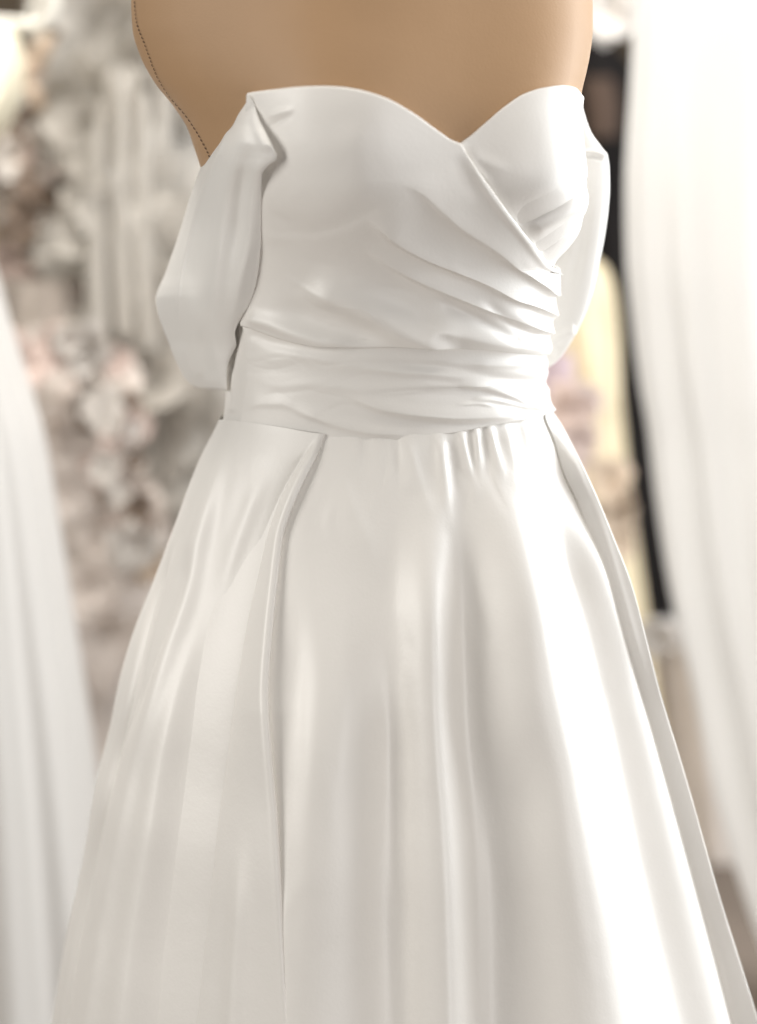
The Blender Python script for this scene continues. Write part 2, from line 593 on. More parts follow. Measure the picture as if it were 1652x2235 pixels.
# wrap panel: crosses from the left over the right cup
BOD = [
    # folds falling from the bust towards the right side
    Fold([(860, 392), (909, 413), (959, 451), (1013, 492), (1068, 527), (1110, 560), (1151, 602), (1205, 650)], 0.0050, 8, 46, 0.35, 0.0, (1.3, 0.8), 1.3),
    Fold([(796, 463), (822, 481), (859, 510), (921, 547), (984, 577), (1047, 608), (1110, 644), (1152, 666), (1205, 700)], 0.0056, 6, 48, 0.16, 0.0, (1.0, 1.0), 1.25),
    Fold([(790, 515), (817, 543), (880, 585), (942, 619), (1005, 648), (1068, 677), (1131, 701), (1200, 735)], 0.0048, 7, 36, 0.3, 0.0, (1.3, 0.8), 1.3),
    Fold([(660, 612), (691, 627), (754, 652), (817, 686), (871, 719), (930, 746), (1000, 765)], 0.0075, 26, 44, 0.2, 0.2),
    Fold([(600, 650), (650, 676), (720, 706), (800, 728), (860, 735)], -0.0035, 22, 30, 0.3, 0.3),
    Fold([(905, 690), (960, 715), (1030, 735), (1120, 752), (1190, 762)], 0.0035, 16, 26, 0.3, 0.0),
    Fold([(1035, 640), (1090, 690), (1160, 735)], -0.0022, 12, 14, 0.3, 0.1),
    Fold([(940, 640), (1000, 672), (1060, 705), (1130, 745)], -0.0018, 12, 14, 0.3, 0.1),
    # under-bust seam of the left cup
    Fold([(560, 484), (610, 494), (680, 496), (730, 486), (780, 464), (820, 441), (850, 420)], -0.0007, 12, 26, 0.3, 0.3),
    Fold([(750, 255), (765, 330), (785, 400), (800, 450)], 0.0012, 60, 36, 0.4, 0.3),
    # small pulls by the sleeve and beside the wrap edge
    Fold([(592, 262), (620, 246), (660, 236)], 0.0010, 7, 7, 0.3, 0.4),
    Fold([(588, 282), (625, 262), (655, 248)], -0.0008, 6, 6, 0.3, 0.4),
    Fold([(985, 330), (1010, 380), (1045, 440)], -0.0010, 16, 16, 0.3, 0.4),
    Fold([(1018, 350), (1062, 412), (1110, 474), (1160, 542), (1190, 580)], 0.0012, 9, 7, 0.1, 0.0),
    # fullness along the lower left edge, above the waistband
    Fold([(545, 690), (590, 700), (650, 724), (720, 742), (800, 744)], 0.0035, 16, 18, 0.1, 0.3),
] + wrinkles(26, 5, (600, 480, 1170, 740), lambda x, y: 30 + (x - 850) * 0.02, 9, 130, 0.0004, 10) + wrinkles(10, 6, (580, 220, 960, 470), lambda x, y: 60, 40, 90, 0.0002, 14)
th_w = np.linspace(-0.9, math.pi + 0.25, 560)


def top_wrap(px):
    return np.where(px < 1000, NECK_L(px), WRAP(px))


zt = TORSO.zcut(th_w, top_wrap, 0.95, 1.47)
zb = TORSO.zcut(th_w, lambda px: BAND(px) + 3, 0.95, 1.3)
t = np.linspace(0, 1, 420)
TH = np.broadcast_to(th_w, (420, len(th_w))).copy()
Z = lerp_rows(zt, zb, t)


def side_theta(S, zt_f, zb_f, tt, X, lo, hi):
    """angle, in each row, where the surface meets the drawn line X(py)"""
    a, b = np.full(tt.shape, lo), np.full(tt.shape, hi)
    for _ in range(40):
        m = (a + b) / 2
        z = zt_f(m) * (1 - tt) + zb_f(m) * tt
        px, py = proj(S.pt(m, z))
        right = px > X(py)          # theta too small
        a, b = np.where(right, m, a), np.where(right, b, m)
    return (a + b) / 2


fz = lambda th_, z_: (lambda q: np.interp(q, th_, z_))
# left border of the draped layers: the side seam
te = side_theta(TORSO, fz(th_w, zt), fz(th_w, zb), t, lambda py: np.interp(py, [0, 230, 500, 660, 705], [556, 552, 530, 534, 539]), 1.2, math.pi - 0.02)
u = np.linspace(0, 1, 560)
TH = -0.9 + (te[:, None] + 0.9) * u[None, :]
Z = np.interp(TH, th_w, zt) * (1 - t[:, None]) + np.interp(TH, th_w, zb) * t[:, None]
patch("wrap_panel", TORSO, TH, Z, SATIN, dress, off=0.0060, roll={"top": 0.0019, "bottom": 0.0014, "right": 0.0009}, h=hsum(BOD))

# waistband: gathered band between the drape and the skirt
WB = [
    Fold([(548, 722), (600, 745), (680, 762), (760, 770)], -0.00158, 12, 14, 0.1, 0.4),
    Fold([(555, 775), (650, 772), (760, 790), (900, 806), (1040, 815), (1190, 812)], 0.00173, 18, 22, 0.15, 0.0),
    Fold([(720, 780), (800, 792), (950, 800), (1090, 822), (1190, 838)], -0.00144, 10, 12, 0.3, 0.0),
    Fold([(600, 845), (680, 838), (800, 846), (960, 838), (1100, 842), (1195, 856)], 0.00108, 12, 14, 0.2, 0.0),
    Fold([(740, 848), (779, 868), (838, 891), (921, 905), (1005, 911), (1080, 910), (1150, 905)], 0.00331, 9, 26, 0.25, 0.2),
    Fold([(540, 893), (580, 880), (620, 880), (650, 890), (690, 905)], 0.00086, 8, 16, 0.2, 0.4),
    Fold([(640, 890), (691, 908), (754, 930), (830, 944), (900, 946)], 0.00202, 8, 18, 0.2, 0.3),
    Fold([(990, 838), (1040, 842), (1068, 850), (1110, 866), (1152, 887), (1195, 903)], 0.00216, 7, 12, 0.2, 0.0),
    Fold([(1020, 870), (1060, 872), (1110, 882), (1160, 898)], 0.00115, 5, 7, 0.2, 0.2),
    Fold([(985, 882), (1030, 880), (1075, 886)], 0.00094, 4, 5, 0.3, 0.3),
    Fold([(1000, 788), (1080, 792), (1190, 790)], 0.00144, 9, 12, 0.3, 0.0),
] + wrinkles(26, 8, (560, 760, 1180, 930), lambda x, y: 4, 7, 150, 0.0003, 8)
th_b = np.linspace(-0.9, math.pi + 0.25, 560)
zt = TORSO.zcut(th_b, lambda px: BAND(px) - 12, 0.95, 1.3)
zb = TORSO.zcut(th_b, lambda px: SEAM(px) + 4, 0.9, 1.2)
t = np.linspace(0, 1, 200)
te = side_theta(TORSO, fz(th_b, zt), fz(th_b, zb), t, SIDE, 1.2, math.pi - 0.02)
TH = -0.9 + (te[:, None] + 0.9) * u[None, :]
Z = np.interp(TH, th_b, zt) * (1 - t[:, None]) + np.interp(TH, th_b, zb) * t[:, None]
patch("waistband", TORSO, TH, Z, SATIN, dress, off=0.0040, roll={"right": 0.0010, "bottom": 0.0010}, h=hsum(WB))

# ------------------------------------------------------------------ skirt
PANEL_E = curve_y([(712, 930), (699, 952), (668, 1017), (640, 1085), (622, 1135), (613, 1172), (608, 1225), (604, 1281), (595, 1403), (590, 1500), (593, 1560), (598, 1630), (610, 1771), (619, 1937), (628, 2090), (637, 2234), (650, 2420)])
OVER_K = curve_y([(1184, 880), (1188, 903), (1212, 965), (1231, 1030), (1261, 1095), (1297, 1197), (1328, 1299), (1358, 1411), (1399, 1538), (1435, 1666), (1470, 1798), (1511, 1951), (1544, 2063), (1587, 2216), (1640, 2400)])

PANEL_G = curve_y([(715, 920), (684, 970), (644, 1030), (613, 1086), (582, 1170), (558, 1262), (539, 1342), (521, 1446), (506, 1550), (490, 1661), (472, 1780), (458, 1900), (441, 2050), (418, 2234), (395, 2420)])


def turned_edge(px, py):
    """beyond the crease line the panel lifts forward towards its free edge"""
    g, e = PANEL_G(py), PANEL_E(py)
    wd = np.maximum(e - g, 4) + 8
    q = (px - g) / wd
    A = np.minimum(0.50 * wd * 0.00036, 0.017) + 0.002
    V = np.minimum(0.22 * wd * 0.00036 + 0.0012, 0.0055)
    left = -V * np.exp(-np.clip(g - px, 0, None) / 55.0)
    rise = -V + (A + V) * np.clip(q, 0, 1.2) ** 0.9
    return np.where(px < g, left, rise) * sstep((py - 945) / 80)


def tucked(px, py):
    """the front of the skirt swells to lie against the lifted edge of the panel"""
    e = PANEL_E(py)
    lift = np.maximum(turned_edge(e, py) * np.interp(py, [1000, 1500, 2200], [0.7, 0.7, 0.45]) - 0.0005, 0)
    d = px - e
    return lift * np.where(d > 0, np.exp(-(d / 60) ** 2), np.exp(-(d / 16) ** 2))


FR = [
    # gathers under the waistband
    Fold([(890, 935), (897, 985), (923, 1071), (945, 1160)], 0.0015, 18, 12, 0.28, 0.7),
    Fold([(957, 925), (962, 956), (966, 1000), (975, 1100), (990, 1180)], 0.0026, 14, 11, 0.28, 0.7),
    Fold([(1002, 920), (1009, 968), (1026, 1035), (1040, 1090)], 0.0022, 12, 9, 0.28, 0.7),
    Fold([(1036, 915), (1038, 955), (1041, 1000), (1048, 1080)], 0.0024, 9, 9, 0.28, 0.7),
    Fold([(1064, 910), (1070, 955), (1080, 1000), (1096, 1070)], 0.0026, 11, 10, 0.28, 0.7),
    Fold([(1096, 905), (1104, 950), (1116, 1020), (1134, 1130)], 0.0026, 13, 13, 0.28, 0.7),
    Fold([(1136, 895), (1150, 960), (1168, 1060)], 0.0014, 10, 9, 0.28, 0.7),
    Fold([(985, 925), (992, 990), (1003, 1090), (1010, 1180)], -0.0018, 15, 18, 0.28, 0.7),
    Fold([(1021, 920), (1030, 980), (1036, 1050)], -0.0016, 8, 8, 0.28, 0.7),
    Fold([(1052, 915), (1058, 970), (1068, 1060)], -0.0016, 8, 8, 0.28, 0.7),
    Fold([(800, 945), (806, 1000), (815, 1060)], -0.0006, 14, 14, 0.1, 0.6),
    Fold([(860, 945), (868, 1000), (884, 1080)], -0.0010, 14, 14, 0.1, 0.6),
    # long folds
    Fold([(1000, 1060), (1012, 1170), (1018, 1260), (1020, 1400), (1022, 1500), (1028, 1600), (1042, 1720), (1056, 1900), (1064, 2080), (1068, 2260), (1075, 2450)], -0.0085, 40, 60, 0.25, 0.0, (1, 1.5)),
    Fold([(952, 1010), (944, 1150), (938, 1260), (938, 1400), (938, 1520), (944, 1650), (956, 1800), (966, 2000), (974, 2240), (980, 2450)], 0.0155, 62, 46, 0.25, 0.0, (0.8, 1.3)),
    Fold([(1082, 900), (1092, 980), (1106, 1130), (1122, 1250), (1142, 1385), (1166, 1530), (1196, 1690), (1226, 1845), (1258, 2020), (1290, 2234), (1320, 2450)], 0.0250, 100, 84, 0.30, 0.0, (0.55, 1.6)),
    Fold([(1190, 1080), (1240, 1200), (1290, 1340), (1330, 1500), (1372, 1690), (1410, 1890), (1455, 2080), (1500, 2260), (1545, 2450)], -0.0080, 50, 40, 0.15, 0.0, (0.6, 1.3)),
    Fold([(1240, 1080), (1290, 1215), (1330, 1350), (1372, 1500), (1412, 1650), (1460, 1830), (1510, 2020), (1560, 2220), (1605, 2400)], 0.0080, 40, 22, 0.15, 0.0, (0.6, 1.3)),
    Fold([(720, 1000), (755, 1085), (800, 1180), (840, 1300)], 0.0026, 50, 26, 0.4, 0.5),
    Fold([(650, 1040), (690, 1300), (712, 1500), (700, 1700), (692, 1900), (684, 2100), (680, 2260), (670, 2450)], 0.0190, 60, 105, 0.5, 0.0, (0.8, 1.4)),
    Fold([(850, 1330), (866, 1500), (862, 1700), (860, 1900), (862, 2100), (868, 2260), (870, 2450)], -0.0110, 66, 44, 0.3, 0.0, (0.8, 1.3)),
    Fold([(1040, 1690), (1052, 1850), (1058, 2000), (1060, 2240), (1062, 2450)], 0.0010, 16, 16, 0.3, 0.0),
    Fold([(1150, 1500), (1130, 1800), (1150, 2050), (1170, 2260), (1180, 2450)], -0.0070, 50, 46, 0.3, 0.0, (1, 1.5)),
    Fold([(660, 1560), (655, 1750), (662, 2000), (668, 2260), (670, 2400)], -0.0015, 26, 30, 0.2, 0.0),
] + wrinkles(26, 9, (700, 970, 1180, 1150), lambda x, y: 86 - (x - 900) * 0.03, 6, 130, 0.0005, 10) + wrinkles(30, 10, (660, 1200, 1400, 2200), lambda x, y: 88 - (x - 850) * 0.025, 4, 420, 0.0006, 18)

th = ring_theta(640, 90)
zt = SKIRT.zcut(th, SEAM, 0.9, 1.095)
zb = np.full(len(th), 0.012)
n = 460
t = np.linspace(0, 1, n) ** 1.15
patch("skirt", SKIRT, np.broadcast_to(th, (n, len(th))), lerp_rows(zt, zb, t), SATIN, dress, off=0.0, wrap=True, h=lambda a_, b_: hsum(FR)(a_, b_) + tucked(a_, b_))

# left overskirt panel with its turned front edge
LP = [
    Fold([(505, 940), (490, 1005), (466, 1109), (441, 1207), (412, 1324), (386, 1410), (346, 1550), (306, 1700), (270, 1880), (236, 2080), (208, 2260), (190, 2400)], 0.0058, 34, 18, 0.15, 0.0, (0.8, 1.3)),
    Fold([(452, 1280), (422, 1400), (398, 1500), (378, 1620), (354, 1780), (322, 1967), (304, 2090), (286, 2240), (270, 2400)], 0.0095, 50, 26, 0.4, 0.0, (0.7, 1.4)),
    Fold([(590, 1020), (564, 1079), (521, 1189), (496, 1262), (470, 1360)], 0.0020, 20, 16, 0.3, 0.4),
    Fold([(612, 1000), (560, 1100), (500, 1270), (452, 1450), (430, 1600), (400, 1800), (380, 2000), (360, 2240), (350, 2400)], -0.0035, 44, 34, 0.3, 0.0),
    Fold([(545, 1800), (536, 1900), (534, 1990), (526, 2120), (520, 2240), (515, 2400)], 0.0035, 22, 22, 0.35, 0.0),
    Fold([(440, 1180), (405, 1300), (350, 1440), (310, 1560), (285, 1640)], -0.0028, 18, 14, 0.2, 0.3),
    Fold([(400, 1150), (366, 1246), (331, 1366), (293, 1540), (263, 1661), (226, 1816), (202, 1937), (177, 2060), (149, 2234), (125, 2400)], -0.0060, 6, 10, 0.15, 0.0),
] + wrinkles(24, 11, (200, 1000, 600, 2200), lambda x, y: 106, 5, 330, 0.0003, 16)
th_l = np.linspace(0.3, math.pi + 1.2, 520)
zt = SKIRT.zcut(th_l, lambda px: SEAM(px) - 1.5, 0.9, 1.095)
zb = np.full(len(th_l), 0.006)
n = 420
t = np.linspace(0, 1, n) ** 1.15
te = side_theta(SKIRT, fz(th_l, zt), fz(th_l, zb), t, PANEL_E, 0.4, math.pi - 0.05)
uu = np.linspace(0, 1, 380) ** 0.9
TH = te[:, None] + (math.pi + 1.2 - te[:, None]) * uu[None, :]
Z = np.interp(TH, th_l, zt) * (1 - t[:, None]) + 0.006 * t[:, None]
patch("overskirt_panel", SKIRT, TH, Z, SATIN, dress, off=0.0040, roll={"left": 0.0036}, h=lambda a_, b_: hsum(LP)(a_, b_) + turned_edge(a_, b_))

# right overskirt panel
RP = [
    Fold([(1262, 1030), (1300, 1110), (1330, 1200), (1365, 1320), (1395, 1430), (1430, 1560)], 0.0012, 6, 8, 0.3, 0.5),
    Fold([(1200, 910), (1225, 960), (1262, 1030), (1290, 1100)], 0.0016, 11, 9, 0.0, 0.4),
]
th_r = np.linspace(-1.2, 1.9, 400)
zt = SKIRT.zcut(th_r, lambda px: SEAM(px) - 1.5, 0.9, 1.095)
te = side_theta(SKIRT, fz(th_r, zt), fz(th_r, np.full(len(th_r), 0.006)), t, OVER_K, 0.0, 1.8)
uu = np.linspace(0, 1, 130)
zk = np.interp(te, th_r, zt) * (1 - t) + 0.006 * t
K = SKIRT.pt(te, zk)
_, ky = proj(K)
wgt = sstep((ky - 895) / 120)
K[:, 1] -= 0.004
SIL = at(SKR(ky), ky, K[:, 1] * wgt - 0.002 * wgt + (1 - wgt) * -0.02)
c1 = np.linspace(0, 1, 70)[None, :, None]
c2 = np.linspace(0, 1, 40)[None, 1:, None]
P1 = K[:, None] * (1 - c1) + SIL[:, None] * c1
q2 = c2[..., 0]
ring = SKIRT.pt(0.05 - 1.25 * q2 + 0 * zk[:, None], np.broadcast_to(zk[:, None], (len(zk), q2.shape[1])))
out_ = ring - np.stack([np.interp(zk, SKIRT.z, SKIRT.xc), 0 * zk, zk], -1)[:, None]
ring = ring + 0.008 * out_ / (np.linalg.norm(out_, axis=-1, keepdims=True) + 1e-9)
first = ring[:, :1]
P2 = ring + (SIL[:, None] - first) * (1 - np.clip(c2 * 1.6, 0, 1)) ** 2
px_, py_ = proj(P1)
P1[..., 1] -= hsum(RP)(px_, py_) + 0.001 * np.sin(c1[..., 0] * math.pi)
lip = K[:, None] + np.array([[-0.0012, 0.0012, 0], [0.002, 0.02, 0]])[::-1][None]
G_ = np.concatenate([lip, P1, P2], 1)
mesh_obj("overskirt_panel", G_, grid_faces(*G_.shape[:2])[:, ::-1], SATIN, dress)


# ------------------------------------------------------------------ sleeves
def sleeve(name, L, R, y0, y1, yl, yr, front, back, folds, mat, rows=260, cols=200, pow_=0.75, R0=None):
    py = np.linspace(y0, y1, rows)
    s = (py - y0) / (y1 - y0)
    A = at(L(py), py, yl(s))
    B = at(R(py), py, yr(s))
    ch = B - A
    B0 = at((R0 or R)(py), py, yr(s))
    ch0 = B0 - A
    q = np.linspace(0, 1, cols)
    nrm = np.tile(np.array([[0.0, -1.0, 0.12]]), (rows, 1))
    bulge = (4 * q * (1 - q)) ** pow_
    end = np.sqrt(1 - np.clip(1 - s / 0.25, 0, 1) ** 2) * np.sqrt(1 - np.clip(1 - (1 - s) / 0.12, 0, 1) ** 2)
    base = A[:, None] + ch0[:, None] * q[None, :, None] + (B - B0)[:, None] * (q ** 4)[None, :, None]
    F = base + nrm[:, None] * (bulge[None] * (front(s) * end)[:, None])[..., None]
    px, pyy = proj(F)
    F = F + nrm[:, None] * (hsum(folds)(px, pyy) * np.clip(6 * bulge[None], 0, 1) * end[:, None])[..., None]
    Bk = base - nrm[:, None] * (bulge[None] * (back(s) * end)[:, None])[..., None]
    ring = np.concatenate([F, Bk[:, -2:0:-1]], 1)
    f = grid_faces(rows, ring.shape[1], True)
    q3 = ring.reshape(-1, 3)
    k = f[len(f) // 2 // ring.shape[1] * ring.shape[1] + cols // 2]
    fn = np.cross(q3[k[1]] - q3[k[0]], q3[k[3]] - q3[k[0]])
    if fn[1] > 0:
        f = f[:, ::-1]
    o = mesh_obj(name, q3, f, mat, dress)
    return o


SL_L = curve_y([(536, 208), (524, 213), (505, 233), (496, 253), (488, 276), (470, 305), (450, 337), (436, 370), (421, 410), (392, 505), (374, 558), (358, 602), (345, 632), (340, 652), (344, 682), (354, 712), (366, 742), (386, 793), (406, 828), (420, 841), (436, 848), (470, 851), (490, 852)])
SL_R = curve_y([(543, 208), (549, 214), (556, 232), (564, 256), (582, 293), (598, 326), (604, 340), (602, 349), (590, 358), (580, 367), (572, 379), (570, 403), (570, 513), (566, 570), (560, 612), (551, 648), (541, 672), (529, 692), (518, 710), (513, 728), (515, 742), (516, 752), (509, 768), (499, 790), (495, 815), (494, 852)])
sy_ = np.linspace(208, 852, 24)
front_y = []
for yy in sy_:
    xx = float(SL_R(yy))
    t_, z_ = on_torso(TORSO, max(xx, float(TL(yy)) + 6), yy, 14)
    front_y.append(TORSO.pt(np.array([t_]), np.array([z_]))[0, 1] - 0.010)
front_y = np.array(front_y)
SLEEVE_Y = lambda s: np.interp(s, np.linspace(0, 1, 24), np.convolve(np.pad(front_y, 2, mode="edge"), [.1, .2, .4, .2, .1], "valid")) - 0.012 * np.exp(-((s - 0.2) / 0.1) ** 2)
sleeve("sleeve", SL_L, SL_R, 208, 852,
       lambda s: -0.055 + 0.085 * sstep(s / 0.5) + 0 * s, SLEEVE_Y, lambda s: 0.006 + 0.024 * np.sin(np.clip(s, 0, 1) * math.pi) ** 0.8, lambda s: 0.002 + 0.012 * np.sin(s * math.pi),
       [Fold([(520, 220), (508, 252), (475, 338), (434, 432), (411, 518), (396, 590), (388, 660), (392, 740)], 0.0034, 4, 6, 0.05, 0.3),
        Fold([(541, 215), (528, 300), (505, 380), (488, 440), (476, 555), (470, 640), (480, 740)], 0.0065, 22, 20, 0.1, 0.4),
        Fold([(455, 400), (440, 500), (425, 600), (430, 700)], -0.0065, 20, 20, 0.3, 0.4),
        Fold([(535, 300), (530, 400), (520, 500), (515, 600)], -0.0060, 18, 22, 0.3, 0.4),
        Fold([(560, 340), (545, 400), (540, 520), (520, 640), (505, 720)], 0.0030, 16, 14, 0.3, 0.3),
        Fold([(548, 225), (560, 280), (590, 335)], 0.0020, 10, 8, 0.2, 0.2),
        Fold([(390, 740), (405, 790), (440, 835)], 0.0035, 14, 14, 0.3, 0.2),
        Fold([(440, 700), (445, 770), (465, 835)], -0.0030, 16, 16, 0.4, 0.2)], SATIN_SLEEVE, R0=curve_y([(543, 208), (556, 280), (566, 350), (571, 430), (569, 520), (560, 610), (540, 680), (524, 730), (508, 790), (494, 852)]))
SR_R = curve_y([(1258, 196), (1268, 215), (1275, 245), (1290, 288), (1312, 320), (1326, 340), (1330, 365), (1331, 410), (1328, 455), (1320, 515), (1307, 580), (1293, 640), (1272, 697), (1246, 748), (1216, 788), (1192, 806)])
SR_L = curve_y([(1240, 196), (1225, 300), (1215, 400), (1190, 500), (1150, 600), (1140, 700), (1140, 806)])
sleeve("sleeve", SR_L, SR_R, 196, 806, lambda s: 0.02 + 0.03 * s, lambda s: 0.02 + 0.02 * s, lambda s: 0.003 + 0.014 * np.sin(s * math.pi), lambda s: 0.003 + 0.03 * np.sin(s * math.pi),
       [Fold([(1262, 338), (1285, 332), (1330, 340)], 0.0022, 4, 6, 0.1, 0.1),
        Fold([(1262, 347), (1285, 341), (1318, 347)], -0.0018, 4, 5, 0.1, 0.2),
        Fold([(1275, 380), (1278, 450), (1262, 560), (1230, 660)], -0.0015, 14, 14, 0.3, 0.3),
        Fold([(1260, 725), (1225, 735), (1190, 760)], 0.0035, 14, 10, 0.1, 0.1)], SATIN_SLEEVE, rows=200, cols=120, pow_=0.5)

# frayed threads at the top of the left sleeve
for (pts) in ([(528, 214), (520, 211), (514, 216)], [(534, 210), (531, 205), (530, 199)], [(524, 215), (517, 219), (512, 218)], [(536, 211), (527, 208), (519, 213), (516, 222)]):
    c = bpy.data.curves.new("loose_thread", 'CURVE')
    c.dimensions = '3D'
    c.bevel_depth = 0.00035
    sp = c.splines.new('POLY')
    L = smooth_line(pts, 12)
    W = at(L[:, 0], L[:, 1], np.full(12, -0.092))
    sp.points.add(11)
    for i, p in enumerate(W):
        sp.points[i].co = (*p, 1)
    c.materials.append(THREAD)
    tmp = bpy.data.objects.new("tmp", c)
    COL.objects.link(tmp)
    dg = bpy.context.evaluated_depsgraph_get()
    me = bpy.data.meshes.new_from_object(tmp.evaluated_get(dg))
    bpy.data.objects.remove(tmp)
    o = bpy.data.objects.new("loose_thread", me)
    COL.objects.link(o)
    o.parent = dress
    o.matrix_parent_inverse = Matrix.Translation(dress.location).inverted()


# ------------------------------------------------------------------ the shop behind
def box(name, lo, hi, mat, kind=None, parent=None):
    x0, y0, z0 = lo
    x1, y1, z1 = hi
    v = [(x, y, z) for z in (z0, z1) for y in (y0, y1) for x in (x0, x1)]
    f = [[0, 2, 3, 1], [4, 5, 7, 6], [0, 1, 5, 4], [2, 6, 7, 3], [0, 4, 6, 2], [1, 3, 7, 5]]
    o = mesh_obj(name, v, f, mat, parent, smooth=False)
    if kind:
        o["kind"] = kind
    return o


box("floor", (-4, -4, -0.05), (4, 4.5, 0.0), FLOOR, "structure")
box("back_wall", (-4, 3.4, 0.0), (4, 3.5, 3.0), WALL, "structure")


def cone_cloth(name, rows, y, depth, mat, parent, nf=14, amp=0.03, seed=0, cols=220, nrows=120, fray=0.0, bot=None):
    """hanging cloth: rings between traced left and right edges at distance y, with running folds"""
    r = np.random.default_rng(seed)
    y, depth = y * DEEP, depth * 1.2
    a = np.array(rows, float)
    Lf, Rf = pchip(a[:, 0], a[:, 1]), pchip(a[:, 0], a[:, 2])
    py = np.linspace(a[0, 0], a[-1, 0], nrows)
    A, B = at(Lf(py), py, np.full(nrows, y)), at(Rf(py), py, np.full(nrows, y))
    c, h = (A + B) / 2, (B[:, 0] - A[:, 0]) / 2
    th = np.linspace(0, 2 * math.pi, cols, endpoint=False)
    s = np.linspace(0, 1, nrows)[:, None]
    k = np.zeros((nrows, cols))
    for j in range(6):
        f = int(nf * (0.5 + 0.25 * j)) + r.integers(0, 3)
        k += r.uniform(0.4, 1) * np.sin(f * th[None] + r.uniform(0, 6.3) + 1.3 * np.sin(2.5 * s + r.uniform(0, 6.3))) * (0.55 if j > 3 else 1)
    k = k / 3.0
    if fray:
        k = k + fray * r.normal(size=k.shape)
    rad = 1 + amp * k * (0.35 + 0.65 * s) / np.maximum(h[:, None], 0.02) * 1.0
    X = c[:, 0:1] + h[:, None] * rad * np.cos(th)
    Y = y - depth * (0.5 + 0.5 * s) * rad * np.sin(th)
    Zz = np.broadcast_to(c[:, 2:3], X.shape)
    P = np.stack([X, Y, Zz], -1)
    return mesh_obj(name, P, grid_faces(nrows, cols, True), mat, parent)


def tube(name, pts, r, mat, parent=None, closed=False):
    c = bpy.data.curves.new(name, 'CURVE')
    c.dimensions = '3D'
    c.bevel_depth = r
    c.bevel_resolution = 3
    sp = c.splines.new('POLY')
    sp.points.add(len(pts) - 1)
    for i, p in enumerate(pts):
        sp.points[i].co = (*p, 1)
    sp.use_cyclic_u = closed
    tmp = bpy.data.objects.new("tmp", c)
    COL.objects.link(tmp)
    dg = bpy.context.evaluated_depsgraph_get()
    me = bpy.data.meshes.new_from_object(tmp.evaluated_get(dg))
    bpy.data.objects.remove(tmp)
    me.name = name
    me.materials.clear()
    me.materials.append(mat)
    for p in me.polygons:
        p.use_smooth = True
    o = bpy.data.objects.new(name, me)
    COL.objects.link(o)
    if parent:
        o.parent = parent
        o.matrix_parent_inverse = Matrix.Translation(parent.location).inverted()
    return o


DEEP = 1.45        # how much deeper the row of gowns stands than first measured


def ground_of(px, y):
    p = at(px, 1100, np.array(y * DEEP))
    return (float(p[0]), y * DEEP, 0.0)


# left edge: white pleated gown
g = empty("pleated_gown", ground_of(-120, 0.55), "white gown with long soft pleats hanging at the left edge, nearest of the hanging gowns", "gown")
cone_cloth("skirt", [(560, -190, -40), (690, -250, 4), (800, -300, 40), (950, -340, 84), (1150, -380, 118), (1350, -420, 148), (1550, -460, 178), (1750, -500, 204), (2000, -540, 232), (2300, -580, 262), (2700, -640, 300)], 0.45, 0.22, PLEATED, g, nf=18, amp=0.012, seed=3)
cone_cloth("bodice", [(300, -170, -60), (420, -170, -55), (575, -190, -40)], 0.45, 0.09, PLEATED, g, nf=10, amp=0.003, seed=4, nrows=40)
g["group"] = "gowns hanging behind the dress form"
# cream puff sleeve next to it
g2 = empty("cream_gown", ground_of(-60, 0.75), "cream satin gown sleeve and shoulder rounding into the upper left corner, below the hanger", "gown", "gowns hanging behind the dress form")
cone_cloth("puff_sleeve", [(58, -70, 12), (75, -80, 34), (110, -92, 46), (160, -98, 50), (210, -96, 44), (250, -90, 28), (285, -70, 4), (300, -50, -20)], 0.75, 0.07, CREAM, g2, nf=9, amp=0.004, seed=5, nrows=60)
cone_cloth("bodice", [(40, -190, -60), (300, -190, -50), (800, -260, -60), (1500, -330, -60)], 0.80, 0.09, CREAM, g2, nf=9, amp=0.006, seed=6, nrows=60)

# hanger of white plastic in the upper corner
hg = empty("clothes_hanger", ground_of(50, 0.8), "white plastic clothes hanger loop in the upper left corner", "hanger")
pts = [at(px, py, np.array(0.78 * DEEP)) for px, py in ((-70, 50), (-20, 48), (30, 52), (70, 56), (95, 48), (112, 30), (118, 5), (112, -25), (98, -50))]
tube("hanger_arm", pts, 0.009, PLASTIC, hg)
pts = [at(px, py, np.array(0.80 * DEEP)) for px, py in ((60, 52), (66, 20), (80, -10), (86, -60))]
tube("hanger_hook", pts, 0.004, PLASTIC, hg)

# rack post
rk = empty("clothes_rack", ground_of(84, 1.25), "pale metal post of the clothes rack behind the cream sleeve", "clothes rack")
ry = 1.25 * DEEP
p = at(84, 100, np.array(ry))
tube("post", [(p[0], ry, 0.0), (p[0], ry, 1.9)], 0.02, METAL, rk)
tube("rail", [(-1.8, ry, 1.9), (1.5, ry, 1.9)], 0.014, METAL, rk)
tube("post", [(1.45, ry, 0.0), (1.45, ry, 1.9)], 0.02, METAL, rk)


